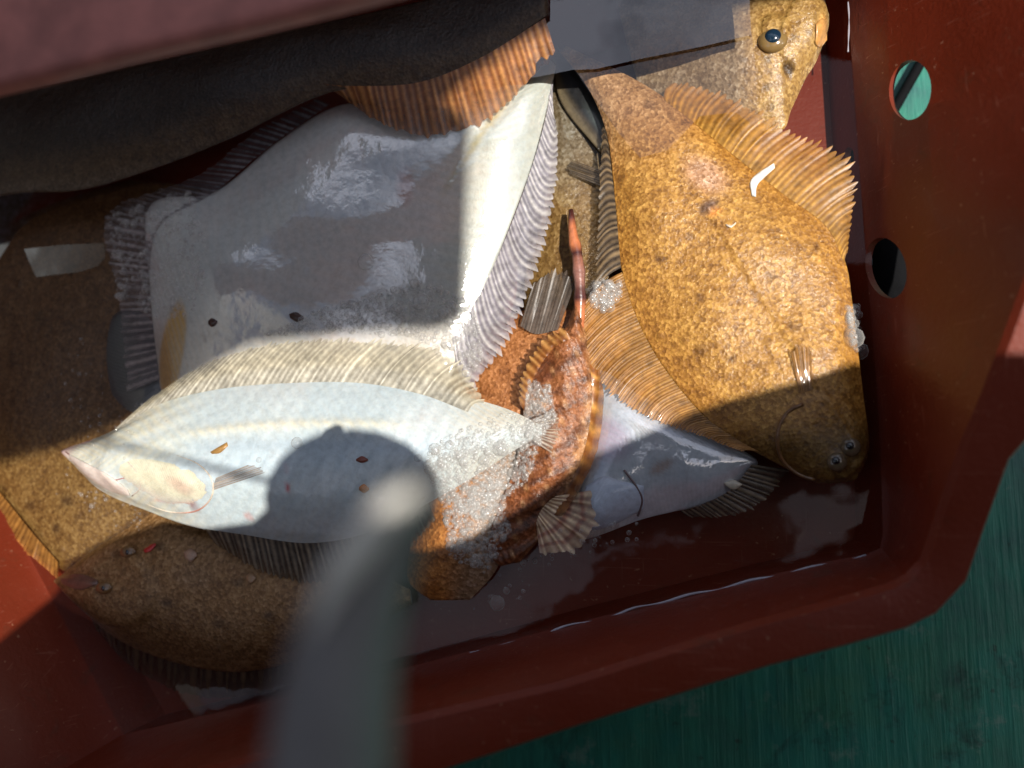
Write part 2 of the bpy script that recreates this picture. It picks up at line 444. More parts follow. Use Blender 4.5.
SKYBLOCK = m_plain('dark_sky_blocker', (.02, .022, .026), .6, 0, .001, 40, .3)  # for added dark walls out of view that keep sky light off the crate
def slab(name, a, b, h, th):
    a, b = Vector(a), Vector(b); q = Vector((-(b-a).y, (b-a).x, 0)).normalized()*th
    V = [Vector((p.x, p.y, z)) for z in (dz, h) for p in (a, b, b+q, a+q)]
    return tag(mesh(name, V, [(0, 1, 2, 3), (7, 6, 5, 4), (0, 4, 5, 1), (1, 5, 6, 2), (2, 6, 7, 3), (3, 7, 4, 0)], SKYBLOCK, smooth=False), kind='structure')
slab('sky_blocker', (-.85, -1.2, 0), (-.85, .9, 0), .75, -.06)
slab('sky_blocker', (-.85, -.62, 0), (1.1, -.62, 0), .85, .06)

rim_px = [(-75, 850, .12), (150, 782, .115), (390, 722, .105), (564, 682, .095), (754, 622, .082), (840, 599, .075), (888, 585, .072), (906, 576, .070),
          (922, 560, .070), (937, 515, .074), (961, 446, .083), (984, 392, .09), (1024, 285, .105), (1100, 70, .125), (1205, -200, .135),
          (700, -270, .13), (350, -190, .13), (0, -100, .13), (-480, 20, .13), (-290, 480, .125)]
base_px = [(120, 736), (260, 704), (440, 660), (575, 624), (745, 582), (825, 563), (868, 555), (882, 549),
           (885, 535), (884, 490), (881, 420), (877, 360), (869, 270), (858, 120), (842, -110),
           (600, -60), (330, 5), (0, 75), (-230, 130), (-20, 470)]
RIM = [at(*p) for p in rim_px]; BASE = [at(*p, 0) for p in base_px]
cen = sum(BASE, Vector())/len(BASE)
FLOOR = [Vector((b.x+(cen.x-b.x)*.05, b.y+(cen.y-b.y)*.03, -.028)) for b in BASE]
def outward(L):
    o = []
    for i in range(len(L)):
        t = L[(i+1) % len(L)]-L[i-1]; q = Vector((t.y, -t.x, 0)).normalized()
        if q.dot(L[i]-cen) < 0: q = -q
        o.append(q)
    return o
ON = outward(BASE); RN = outward(RIM)
crate = thing('fish_crate', 'red brown plastic fish crate with round holes in its side wall on the green deck', 'crate', cen+Vector((0, 0, -.08)))
mesh('floor', [*FLOOR, *[f-Vector((0, 0, .004)) for f in FLOOR]],
     [tuple(range(len(FLOOR))), tuple(range(len(FLOOR), 2*len(FLOOR)))[::-1]], RED, crate, smooth=False)

def wallpt(i, s):                          # s: 0 floor, .3 waterline, 1 rim
    return FLOOR[i].lerp(BASE[i], s/.3) if s < .3 else BASE[i].lerp(RIM[i], (s-.3)/.7)
def wall(idx):
    T = .0045; V, f = [], []; ss = [0, .15, .3, .42, .54, .66, .78, .9, 1]
    for lay in (0, 1):
        for i in idx:
            for s in ss:
                V.append(wallpt(i, s)+ON[i]*T*lay)
    m, k = len(idx), len(ss); g = lambda l, a, b: l*m*k+a*k+b
    for a in range(m-1):
        for b in range(k-1):
            f.append((g(0, a, b), g(0, a+1, b), g(0, a+1, b+1), g(0, a, b+1)))
            f.append((g(1, a, b), g(1, a, b+1), g(1, a+1, b+1), g(1, a+1, b)))
        for b in (0, k-1): f.append((g(0, a, b), g(0, a+1, b), g(1, a+1, b), g(1, a, b)))
    for b in range(k-1):
        for a in (0, m-1): f.append((g(0, a, b), g(0, a, b+1), g(1, a, b+1), g(1, a, b)))
    o = mesh('wall', V, f, RED, crate); o.data.set_sharp_from_angle(angle=math.radians(32)); return o
N_ = len(RIM)
w_near = wall(list(range(0, 8))); w_right = wall(list(range(7, 15))); w_far = wall(list(range(14, 19))); w_left = wall([18, 19, 0])

def wall_hit(px, py):
    bm = bmesh.new(); bm.from_mesh(w_right.data); bv = BVHTree.FromBMesh(bm); bm.free()
    off = crate.location
    return bv.ray_cast(CAM-off, ray(px, py).normalized())[0]+off
holes = [(910, 90, 21, 30, 4), (886, 268, 20, 31, -14), (849, 157, 5, 10, 0)]
cut_V, cut_f = [], []
for px, py, rx, ry, rot in holes:
    k0 = len(cut_V); sg = 32; ring = []
    for q in range(sg):
        an = 2*math.pi*q/sg; c_, s_ = rx*math.cos(an), ry*math.sin(an); ro = math.radians(rot)
        ring.append(wall_hit(px+c_*math.cos(ro)-s_*math.sin(ro), py+c_*math.sin(ro)+s_*math.cos(ro)))
    ax = sum(((ring[q]-ring[0]).cross(ring[(q+8) % sg]-ring[0]) for q in range(1, 20)), Vector()).normalized()
    if ax.x < 0: ax = -ax
    for d_ in (-.03, .03): cut_V += [p+ax*d_ for p in ring]
    cut_f += [(k0+q, k0+(q+1) % sg, k0+sg+(q+1) % sg, k0+sg+q) for q in range(sg)]
    cut_f += [tuple(range(k0, k0+sg))[::-1], tuple(range(k0+sg, k0+2*sg))]
ct = mesh('hole_cutter', cut_V, cut_f, RED, crate, smooth=False)
md = w_right.modifiers.new('holes', 'BOOLEAN'); md.object = ct; md.operation = 'DIFFERENCE'; md.solver = 'EXACT'
bpy.context.view_layer.update()
me = bpy.data.meshes.new_from_object(w_right.evaluated_get(bpy.context.evaluated_depsgraph_get()))
w_right.modifiers.clear(); w_right.data = me; me.set_sharp_from_angle(angle=math.radians(32))
bpy.data.objects.remove(ct)

# rim: a rounded flange that turns down outside
def rim_mesh():
    V, f = [], []
    wid = [.030]*N_
    for i in range(N_):
        if 3 <= i <= 10: wid[i] = .0215
    prof = [(0, -.004), (-.001, 0), (.002, .0035), (.5, .004), (.93, .003), (1.0, -.001), (1.0, -.020), (.86, -.020), (.86, -.004)]
    for i in range(N_):
        for a, b in prof:
            q = a*wid[i] if abs(a) > .01 else a
            V.append(RIM[i]+RN[i]*q+Vector((0, 0, b)))
    k = len(prof)
    for i in range(N_):
        j = (i+1) % N_
        for q in range(k):
            f.append((i*k+q, j*k+q, j*k+(q+1) % k, i*k+(q+1) % k))
    o = mesh('rim', V, f, RED, crate); o.data.set_sharp_from_angle(angle=math.radians(40))
    return o
rim_mesh()

wv = [b.lerp(cen, .0)+ON[i]*.003 for i, b in enumerate(BASE)]
wv = [Vector((p.x, p.y, -.002)) for p in wv]
tag(mesh('water', wv, [tuple(range(len(wv)))], WATER, smooth=False), kind='structure')
SLICK = m_water('water_film', 2.5)
lp_ = [at(x, y, .013) for x, y in [(24, 249), (60, 245), (104, 243), (106, 256), (98, 266), (80, 272), (36, 277), (30, 264)]]
tag(mesh('water', lp_, [tuple(range(len(lp_)))], m_water('shallow_water_film', 1.42), smooth=False), kind='structure')
fp = [at(x, y, .030) for x, y in [(446, 66), (470, 44), (520, 4), (560, -60), (700, -70), (748, -40), (751, 35), (700, 47), (640, 59), (596, 69), (572, 70), (552, 74), (520, 80), (490, 84), (462, 82)]]
VEIL = m_water('thin_water_film', 1.9)
vp = [at(x, y, .028) for x, y in [(568, 59), (590, 55), (640, 41), (700, 29), (750, 17), (756, 70), (758, 128), (735, 112), (700, 116), (668, 150), (640, 158), (618, 132), (590, 92)]]
tag(mesh('water', vp, [tuple(range(len(vp)))], VEIL, smooth=False), kind='structure')
tag(mesh('water', fp, [tuple(range(len(fp)))], SLICK, smooth=False), kind='structure')
# path of the pale glint along the near wall
mp_ = spline([(470, 653, .0), (540, 636, 0), (560, 628, 0), (610, 617, 0), (640, 607, 0), (700, 593, 0), (760, 579, 0), (820, 566, 0), (866, 556, 0)], 60)
# ------------------------------------------------------------------ fish
def blend(a, b, t): t = float(min(1, max(0, t))); return tuple(x*(1-t)+y*t for x, y in zip(a, b))

# dark flounder along the far wall, with an orange fin over the white one
zt = .034
r9 = thing('dark_flounder', 'dark brown flounder in shadow along the far crate wall, orange fin over the white fish', 'fish', at(200, 110, 0), 'flounders in the crate')
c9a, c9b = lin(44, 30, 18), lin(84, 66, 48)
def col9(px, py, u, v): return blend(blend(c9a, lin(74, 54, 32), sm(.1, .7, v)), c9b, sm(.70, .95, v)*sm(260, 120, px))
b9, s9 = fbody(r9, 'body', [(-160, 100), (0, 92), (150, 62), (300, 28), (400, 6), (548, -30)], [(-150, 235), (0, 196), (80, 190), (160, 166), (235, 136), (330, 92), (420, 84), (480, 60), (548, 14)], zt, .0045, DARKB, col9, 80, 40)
fin(r9, 'fin', [(322, 84), (360, 86), (420, 82), (480, 58), (545, 18)], [(335, 92), (372, 118), (418, 136), (468, 130), (505, 106), (556, 54)], s9, .030, 34, FIN_O, lambda px, py, u, w: blend((.38, .34, .30), (.55, .52, .5), sm(.3, .8, u)), notch=.04)

# big white flounder belly up
z1 = .012
r1 = thing('white_flounder', 'largest pale flounder, lying white belly up with a grey shadow across most of it', 'fish', at(330, 230, 0), 'flounders in the crate')
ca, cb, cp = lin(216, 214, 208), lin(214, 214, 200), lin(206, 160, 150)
def col1(px, py, u, v):
    c = blend(ca, cb, sm(430, 480, px))
    c = blend(c, cp, .55*sm(1, .3, ell(px, py, 413, 195, 12, 26, 0)))
    c = blend(c, lin(206, 186, 130), .8*sm(6, 0, abs((py-172)+(px-468)*1.45)*.55)*sm(545, 500, px)*sm(440, 470, px))
    c = blend(c, lin(220, 160, 0), 1.0*sm(1.1, .8, ell(px, py, 177, 352, 15, 50, 12)))
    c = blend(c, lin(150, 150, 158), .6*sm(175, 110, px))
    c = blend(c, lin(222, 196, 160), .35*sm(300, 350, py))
    return c
def rel1(px, py):
    return .0016*sm(1.1, .7, ell(px, py, 500, 120, 42, 40, -35))-.0026*math.exp(-((px-468)*.8+(py-168)*.6)**2/50)*sm(230, 130, py)+.0012*math.exp(-((py-172)+(px-468)*1.45)**2/60)*sm(190, 120, py)
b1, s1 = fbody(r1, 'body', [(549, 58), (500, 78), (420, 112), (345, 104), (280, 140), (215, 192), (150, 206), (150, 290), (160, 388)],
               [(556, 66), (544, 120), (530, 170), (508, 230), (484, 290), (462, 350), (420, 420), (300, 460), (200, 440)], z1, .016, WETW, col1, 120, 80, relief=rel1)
fin(r1, 'anal_fin', [(553, 78), (544, 124), (530, 172), (508, 232), (482, 290), (452, 338)], [(546, 88), (558, 135), (556, 190), (541, 258), (512, 335), (474, 392)], s1, .013, 44, FIN_W, notch=.12, curl=9, bump=.0011)
fin(r1, 'dorsal_fin', [(330, 104), (270, 146), (212, 194), (160, 226), (150, 290), (160, 380)], [(318, 98), (255, 132), (195, 176), (106, 214), (116, 290), (128, 392)], s1, .010, 54, FIN_C, lambda px, py, u, w: blend((.36, .36, .38), (.5, .46, .46), sm(.35, .7, u)), notch=.05)

# lower white flounder
z2 = .026
r2 = thing('silvery_flounder', 'silvery white flounder with its golden head to the left, small blood spots, lying on top', 'fish', at(280, 460, 0), 'flounders in the crate')
d0, dg, dr = lin(204, 212, 212), lin(226, 216, 188), lin(196, 40, 50)
def col2(px, py, u, v):
    c = blend(d0, dg, .85*sm(225, 150, px))
    c = blend(c, lin(226, 150, 150), .7*sm(24, 2, math.hypot(px-66, (py-445)*1.0)))
    c = blend(c, lin(222, 168, 156), .45*sm(1, .2, ell(px, py, 178, 484, 26, 12, 30)))
    c = blend(c, lin(176, 184, 190), .5*sm(1, .2, ell(px, py, 150, 446, 60, 7, -24)))
    c = blend(c, lin(160, 176, 190), .45*math.exp(-((py-(452-.1*(px-190)+.0004*(px-190)**2))/6)**2)*sm(190, 240, px)*sm(470, 400, px))
    c = blend(c, lin(170, 168, 160), .6*sm(1.0, .4, ell(px, py, 300, 540, 110, 12, 4)))
    c = blend(c, lin(232, 222, 196), .8*math.exp(-((py-(437-.16*(px-190)+.00052*(px-190)**2))/5.0)**2)*sm(185, 215, px)*sm(430, 380, px))
    c = blend(c, lin(216, 196, 160), .6*sm(430, 500, px))
    for (x, y, rx, ry, k, cc) in ((213, 489, 7, 8, .95, dr), (204, 505, 4, 10, .7, lin(150, 60, 54)), (301, 487, 3, 7, .9, dr), (256, 516, 5, 6, .6, lin(206, 110, 90)), (84, 441, 13, 4, .8, lin(186, 90, 100)), (300, 468, 2, 8, .5, lin(200, 120, 110)), (180, 500, 20, 3, .5, dr)):
        c = blend(c, cc, k*sm(1.1, .3, ell(px, py, x, y, rx, ry)))
    c = blend(c, lin(196, 214, 226), .5*math.exp(-((py-(472-.1*(px-190)))/14)**2))
    return c
def rel2(px, py):
    return .0012*math.exp(-((py-(437-.16*(px-190)+.00052*(px-190)**2))/5.0)**2)*sm(185, 215, px)*sm(430, 380, px) + .0011*sm(1.08, .92, ell(px, py, 163, 480, 50, 30, 22))+.0005*math.sin(px*.22+py*.1)*math.sin(py*.25-px*.05)*sm(240, 190, px)+.0006*math.sin((px+py*.4)*.34)*sm(215, 260, px)*.4-.0012*math.exp(-((py-506)+(px-130)*-.55)**2/18)*sm(80, 95, px)*sm(160, 140, px)
b2, s2 = fbody(r2, 'body', [(64, 449), (110, 432), (160, 402), (220, 386), (290, 380), (360, 380), (420, 388), (470, 398), (510, 410), (542, 426)],
               [(66, 456), (100, 490), (150, 512), (190, 526), (240, 536), (310, 545), (380, 530), (430, 502), (475, 476), (515, 450), (542, 434)], z2, .018, WHITE, col2, 130, 80, relief=rel2,
               prof=lambda u: min(1, (u/.16+.10))**.6*min(1, ((1-u)/.45+.03))**.8)
fin(r2, 'dorsal_fin', [(112, 432), (160, 404), (220, 389), (290, 383), (360, 383), (420, 394), (468, 412)], [(150, 398), (196, 368), (252, 346), (320, 338), (400, 342), (450, 352), (486, 402)], s2, .030, 58, FIN_W2, lambda px, py, u, w: blend((.5, .5, .5), (.5, .47, .40), .7*sm(.2, .5, w)), notch=.10, curl=-4, bump=.0010)
fin(r2, 'anal_fin', [(205, 529), (240, 534), (310, 543), (375, 530), (425, 496)], [(216, 545), (262, 572), (320, 584), (384, 570), (436, 520)], s2, .020, 40, FIN_D, lambda px, py, u, w: (.62, .64, .66), notch=.08)
tag(patch(r2, 'gill_cover', [(108, 462), (140, 454), (180, 460), (206, 478), (212, 492)], [(110, 472), (130, 488), (160, 506), (192, 508), (211, 496)], s2, -.0006, .0013, PLATE,
          lambda px, py, u, v: blend(blend(blend(lin(226, 218, 190), lin(212, 202, 190), sm(.3, .9, v)), lin(214, 150, 136), .4*sm(1, .2, ell(px, py, 180, 486, 24, 9, 30))), lin(196, 100, 90), .5*sm(1, .2, abs(ell(px, py, 160, 480, 50, 26, 18)-.88)/.14)*sm(.4, .9, v)*sm(150, 180, px))))
tube(r2, 'gill_edge', [at(x, y, s2(x, y)+.0003) for x, y in spline([(176, 455), (198, 464), (212, 480), (211, 498), (196, 511), (170, 512), (146, 504)], 30)], [.0001+.0005*math.sin(i/30*3.14) for i in range(31)], PAINT, 6, lambda u: blend(lin(222, 206, 186), lin(186, 128, 112), sm(.45, .6, u)*sm(.8, .65, u)))
tube(r2, 'mouth_line', [at(x, y, s2(x, y)+.0002) for x, y in spline([(66, 452), (78, 462), (96, 474), (112, 480), (124, 478)], 20)], .0004, PAINT, 6, lambda u: lin(176, 120, 116))
tube(r2, 'cheek_line', [at(x, y, s2(x, y)+.0002) for x, y in spline([(128, 462), (138, 474), (140, 488), (132, 496)], 16)], .0004, PAINT, 6, lambda u: lin(206, 190, 176))
fin(r2, 'pectoral_fin', [(214, 490), (214, 484), (216, 478)], [(262, 474), (264, 470), (250, 464)], s2, s2(250, 470)+.0012, 7, FIN_C, lambda px, py, u, w: (.62, .54, .44), notch=.03, rows=10, bump=.0002)
patch(r2, 'jaw', [(68, 454), (84, 462), (110, 476), (128, 490)], [(70, 460), (88, 478), (112, 492), (130, 496)], s2, .0008, .0012, PLATE, lambda px, py, u, v: lin(236, 218, 206))
fin(r2, 'tail_fin', [(532, 420), (537, 430), (532, 440)], [(556, 408), (560, 430), (552, 454)], s2, .020, 12, FIN_C, lambda px, py, u, w: blend((.6, .56, .46), (.5, .4, .28), w), notch=.08, bump=.0002)

# big brown flounder
z3 = .012
r3 = thing('brown_flounder', 'large orange brown speckled flounder with its shaded head in the crate corner', 'fish', at(740, 280, 0), 'flounders in the crate')
e0 = lin(180, 130, 60)
def col3(px, py, u, v):
    c = blend(e0, lin(172, 118, 48), sm(.5, 1, abs(v)))
    c = blend(c, lin(196, 158, 120), .7*sm(190, 90, py)*sm(720, 640, px))  # hazy veil of reflected light at the tail end, put into the colour
    c = blend(c, lin(196, 150, 128), .55*sm(1, .3, ell(px, py, 705, 180, 34, 24, 30)))
    c = blend(c, lin(90, 66, 60), .85*sm(1, .4, ell(px, py, 708, 211, 16, 8, -35)))
    c = blend(c, lin(230, 150, 70), .85*sm(1, .4, ell(px, py, 714, 216, 10, 4, -35)))
    c = blend(c, lin(96, 70, 30), .85*sm(410, 450, py+ (px-780)*.1))  # head darkened where the shade falls, shade put into the colour
    for (x, y, r) in ((650, 108, 9), (742, 145, 10), (660, 262, 9), (700, 352, 10), (730, 360, 9), (792, 330, 9), (620, 180, 8), (700, 300, 8), (770, 280, 8), (690, 240, 7), (815, 250, 8)):
        c = blend(c, lin(92, 54, 18), .7*sm(1, .2, ell(px, py, x, y, r, r*.8)))
    c = blend(c, lin(240, 190, 120), .6*sm(1, .3, ell(px, py, 730, 355, 6, 6)))
    return c
def rel3(px, py):
    g = ell(px, py, 822, 440, 47, 44, 0)
    return .0022*sm(1.03, .95, g)+.0016*sm(1.5, .5, ell(px, py, 851, 447, 9, 9))+.0016*sm(1.5, .5, ell(px, py, 837, 462, 9, 9))+.0007*math.exp(-((px-700)-(py-200)*.62)**2/16)*sm(120, 200, py) 
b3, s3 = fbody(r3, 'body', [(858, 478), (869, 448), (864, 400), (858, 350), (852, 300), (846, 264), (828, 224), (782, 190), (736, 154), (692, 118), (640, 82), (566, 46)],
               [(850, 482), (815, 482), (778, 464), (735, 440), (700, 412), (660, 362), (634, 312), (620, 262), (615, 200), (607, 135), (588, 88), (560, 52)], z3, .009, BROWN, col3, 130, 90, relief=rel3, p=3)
fcol = lambda px, py, u, w: blend((.46, .45, .42), (.60, .54, .46), w)
fin(r3, 'dorsal_fin', [(760, 452), (735, 438), (700, 412), (660, 362), (636, 316), (622, 272)], [(742, 452), (700, 436), (648, 418), (604, 388), (582, 350), (578, 310)], s3, .012, 76, FIN_T, fcol, notch=.06, bump=.0009, curl=5)
fin(r3, 'tail_side_fin', [(621, 268), (615, 200), (607, 132)], [(594, 292), (598, 210), (602, 126)], s3, .010, 22, FIN_D, lambda px, py, u, w: (.62, .54, .42), notch=.12, bump=.0012, curl=4)
fin(r3, 'anal_fin', [(664, 100), (692, 121), (736, 157), (782, 193), (826, 226), (844, 262)], [(672, 82), (700, 86), (742, 101), (797, 133), (853, 165), (848, 252)], s3, .010, 44, FIN_B, lambda px, py, u, w: blend((.62, .62, .42), (.62, .56, .42), w), notch=.12, bump=.0006, curl=-3)
fin(r3, 'pectoral_fin', [(812, 390), (806, 392), (800, 394)], [(812, 350), (802, 345), (790, 352)], s3, s3(800, 350)+.001, 8, FIN_B, lambda px, py, u, w: (.5, .46, .4), notch=.02, bump=.0003)
for (x, y) in ((851, 447), (837, 462)):
    P = at(x, y, s3(x, y)-.0006)
    e = ball(r3, 'eye', P, .0054, EYE, .6, lin(104, 88, 66))
    ball(r3, 'pupil', P+Vector((-.0008, .0005, .0019)), .0026, EYE, .7, (.01, .012, .015), part=e)
gl = [(803, 404), (788, 412), (779, 428), (778, 446), (784, 462), (798, 474), (815, 480)]
tube(r3, 'gill_edge', [at(x, y, s3(x, y)+.0004) for x, y in spline(gl, 24)], .0011, PAINT, 6, lambda u: lin(120, 84, 50))

# small fish under its fin, white belly
z4 = -.002
r4 = thing('pale_flatfish', 'small pale bellied fish tucked under the big brown flounder, dark fin at its edge', 'fish', at(650, 470, 0), 'flounders in the crate')
def col4(px, py, u, v):
    c = blend(lin(206, 208, 214), lin(190, 166, 186), .7*sm(1, .4, ell(px, py, 610, 440, 34, 26, 40)))
    c = blend(c, lin(176, 140, 120), .7*sm(1, .4, ell(px, py, 662, 467, 18, 7, -30)))
    c = blend(c, lin(214, 206, 190), .6*sm(640, 600, px)*sm(470, 500, py))
    return c
b4, s4 = fbody(r4, 'body', [(578, 538), (566, 508), (580, 450), (594, 372), (640, 395), (690, 420), (756, 458)], [(584, 540), (606, 533), (640, 520), (672, 512), (700, 506), (725, 495), (758, 464)], z4, .014, WETW, col4, 80, 50)
fin(r4, 'anal_fin', [(752, 464), (730, 490), (700, 505), (680, 511)], [(792, 470), (768, 500), (735, 516), (690, 518)], .002, -.002, 20, FIN_D, lambda px, py, u, w: blend((.42, .38, .36), (.6, .6, .58), w), notch=.13, bump=.001)
patch(r4, 'gill_cover', [(586, 486), (604, 476), (618, 480), (644, 486)], [(572, 528), (596, 530), (620, 522), (644, 508)], s4, .0008, .0022, PLATE, lambda px, py, u, v: lin(200, 208, 222))
gl = [(624, 470), (636, 486), (642, 500), (638, 516)]
tube(r4, 'gill_edge', [at(x, y, s4(x, y)+.001) for x, y in spline(gl, 16)], .0007, PAINT, 6, lambda u: lin(110, 90, 90))
patch(r4, 'fin_spot', [(724, 483), (734, 480), (742, 484)], [(726, 486), (734, 490), (742, 485)], .002, .0012, .001, PAINT, lin(190, 180, 160), 8, 6)

# reddish sculpin between the pale fish
z5 = .010
r5 = thing('sculpin', 'reddish brown rough sculpin with banded pectoral fin between the silvery and pale fish', 'fish', at(545, 450, 0))
def col5(px, py, u, v):
    c = blend(lin(150, 92, 54), lin(176, 128, 84), sm(.55, .95, v))
    c = blend(c, lin(120, 62, 32), .8*sm(.45, .95, u))
    c = blend(c, lin(196, 160, 130), .6*sm(1, .4, ell(px, py, 535, 412, 20, 34, 25)))
    c = blend(c, lin(96, 48, 28), .7*sm(1, .4, ell(px, py, 545, 372, 26, 16, -50)))
    c = blend(c, lin(74, 40, 26), .65*sm(.35, .9, math.sin(px*.16+py*.24+1.5*math.sin(py*.08)))*sm(.2, .5, v+.8))
    c = blend(c, lin(214, 160, 110), .5*sm(.5, 1, math.sin(px*.31-py*.12)*math.sin(py*.19)))
    return c
b5, s5 = fbody(r5, 'body', [(577, 296), (566, 326), (546, 352), (527, 390), (521, 430), (514, 470), (496, 510), (484, 548), (500, 566)], [(582, 296), (586, 328), (594, 355), (599, 388), (592, 430), (580, 470), (562, 500), (545, 532), (520, 562)], z5, .009, SCULP, col5, 80, 40, p=2,
               relief=lambda px, py: .0009*math.sin(px*.13+py*.3)+.0010*math.sin(px*.21+py*.13)*math.sin(py*.17-px*.05)+.0007*math.sin(px*.9+py*.31)*math.sin(py*.71))
fin(r5, 'dorsal_fin', [(572, 338), (552, 350), (534, 378), (524, 410)], [(562, 326), (540, 342), (522, 372), (518, 402)], s5, .024, 13, FIN_O, lambda px, py, u, w: blend((.4, .34, .3), (.72, .86, .9), w), notch=.3, bump=.001)
def banded(px, py, u, w):
    b = max(math.exp(-((w-.42)/.06)**2), math.exp(-((w-.72)/.05)**2))
    return blend((.62, .62, .62), (.30, .09, .06), .9*b)
FIN_P = m_fin('banded_fin', lin(226, 200, 160), lin(160, 124, 96), .9)
fin(r5, 'pectoral_fin', [(536, 524), (540, 512), (548, 502), (556, 496)], [(540, 555), (576, 551), (596, 528), (592, 490)], s5, .016, 11, FIN_P, banded, notch=.07, rows=20, bump=.0012, sub=8)
fin(r5, 'ventral_fin', [(590, 364), (592, 400), (586, 444), (572, 480), (552, 512)], [(600, 370), (604, 404), (597, 450), (580, 490), (562, 516)], s5, .015, 9, FIN_O, lambda px, py, u, w: blend((.66, .66, .5), (.26, .22, .18), sm(.45, .8, u)), notch=.02, bump=.0002, curl=2)
def sc(u): return blend(blend(lin(196, 116, 74), lin(150, 104, 92), sm(.3, .5, u)*sm(.8, .6, u)), lin(74, 36, 34), sm(.2, .8, math.sin(u*19+1)))
tube(r5, 'spine', [at(x, y, .010+.004*math.sin(i/14*3.1)) for i, (x, y) in enumerate(spline([(571, 210), (573, 235), (578, 262), (580, 296), (579, 334)], 14))], [.0016+.0018*math.sin(min(1, i/5)*1.57)+(.0007 if i in (4, 7, 10) else 0) for i in range(15)], PAINT, 10, sc)

# small yellow brown fish in the foam
r6 = thing('foam_covered_fish', 'yellow brown fish under foam beside the tail of the silvery flounder', 'fish', at(470, 530, 0))
def col6(px, py, u, v): return blend(lin(176, 112, 52), lin(150, 118, 90), sm(-.3, .6, v))
b6, s6 = fbody(r6, 'body', [(424, 440), (414, 490), (410, 540), (408, 580), (430, 600)], [(520, 430), (520, 480), (510, 530), (496, 570), (470, 600)], .004, .012, BROWN, col6, 50, 40)

# left brown flounder (mostly under the white ones)
r7 = thing('olive_flounder', 'olive brown flounder by the left crate wall, sunlit near the silvery head', 'fish', at(70, 400, 0), 'flounders in the crate')
def col7(px, py, u, v):
    c = blend(lin(96, 66, 38), lin(116, 86, 44), sm(400, 470, py))
    for (x, y, r) in ((36, 505, 8), (62, 528, 8), (8, 488, 6), (20, 360, 8), (50, 320, 10), (80, 270, 9), (75, 500, 10), (40, 545, 7)):
        c = blend(c, lin(58, 38, 16), .7*sm(1, .2, ell(px, py, x, y, r, r)))
    return c
b7, s7 = fbody(r7, 'body', [(130, 180), (50, 205), (0, 238), (-50, 330), (-40, 430), (-8, 488), (20, 524), (46, 558)], [(220, 190), (230, 260), (235, 350), (230, 430), (215, 490), (150, 520), (110, 550), (66, 572)], -.004, .010, BROWN, col7, 80, 60)
fin(r7, 'anal_fin', [(-20, 470), (6, 500), (30, 530), (58, 562)], [(-34, 480), (-6, 510), (22, 548), (58, 580)], .001, .000, 26, FIN_B, lambda px, py, u, w: blend((.36, .32, .26), (.62, .5, .44), sm(.8, 1, w)), notch=.05, bump=.0003)
r13 = thing('grey_fish', 'smooth grey fish belly showing between the clear fin and the olive flounder', 'fish', at(130, 370, 0))
fbody(r13, 'body', [(128, 300), (98, 330), (88, 372), (104, 408), (140, 428)], [(136, 300), (176, 326), (194, 372), (180, 410), (148, 430)], -.002, .010, PLATE, lambda px, py, u, v: lin(78, 78, 78), 40, 30)

# lower left flounder
r8 = thing('shaded_flounder', 'dark brown flounder in the near crate corner, head against the red wall', 'fish', at(190, 600, 0), 'flounders in the crate')
def col8(px, py, u, v):
    c = blend(lin(150, 112, 70), lin(104, 74, 44), sm(-.1, .8, v))
    c = blend(c, lin(176, 134, 92), .8*sm(1, .5, ell(px, py, 112, 556, 36, 10, -32)))
    c = blend(c, lin(150, 116, 80), .7*sm(1, .4, ell(px, py, 205, 575, 26, 18, 10)))
    for (x, y) in ((172, 545), (128, 552), (250, 580), (180, 600), (230, 620), (280, 612)):
        c = blend(c, lin(52, 34, 20), .6*sm(1, .2, ell(px, py, x, y, 9, 7)))
    return c
b8, s8 = fbody(r8, 'body', [(58, 578), (90, 552), (140, 520), (172, 502), (220, 520), (290, 545), (350, 560), (410, 590)], [(62, 584), (85, 612), (122, 642), (180, 664), (240, 672), (300, 660), (350, 640), (412, 604)], .004, .015, DARKB, col8, 90, 60,
               relief=lambda px, py: .0022*sm(1.04, .95, ell(px, py, 110, 580, 62, 42, 20))-.0015*math.exp(-((py-575)-(px-100)*.05)**2/10)*sm(150, 110, px))
for (x, y) in ((104, 588), (128, 552)):
    P = at(x, y, s8(x, y)+.0004); e = ball(r8, 'eye', P, (.0060, .0042), EYE, .35, lin(120, 88, 54))
    ball(r8, 'pupil', P+Vector((.0006, 0, .0010)), .0022, EYE, .6, (.012, .012, .014), part=e)
patch(r8, 'lip', [(60, 576), (80, 574), (98, 580)], [(62, 584), (80, 590), (98, 584)], s8, .0006, .0012, PAINT, lin(120, 84, 70))
patch(r8, 'blood_mark', [(143, 550), (150, 545), (155, 543)], [(145, 553), (151, 551), (156, 545)], s8, .0008, .0006, PAINT, lin(200, 50, 50), 8, 6)
patch(r8, 'pale_spot', [(184, 552), (191, 548), (197, 553)], [(185, 558), (191, 562), (197, 556)], s8, .0008, .0008, PAINT, lin(176, 140, 116), 8, 6)
patch(r8, 'pale_spot', [(246, 576), (251, 572), (256, 577)], [(246, 580), (251, 584), (256, 579)], s8, .0008, .0008, PAINT, lin(160, 124, 90), 8, 6)
fin(r8, 'anal_fin', [(90, 614), (122, 640), (180, 661), (240, 669), (300, 658)], [(96, 630), (132, 668), (184, 694), (240, 698), (300, 684)], .003, -.004, 26, FIN_D, lambda px, py, u, w: (.16, .13, .10), notch=.06)

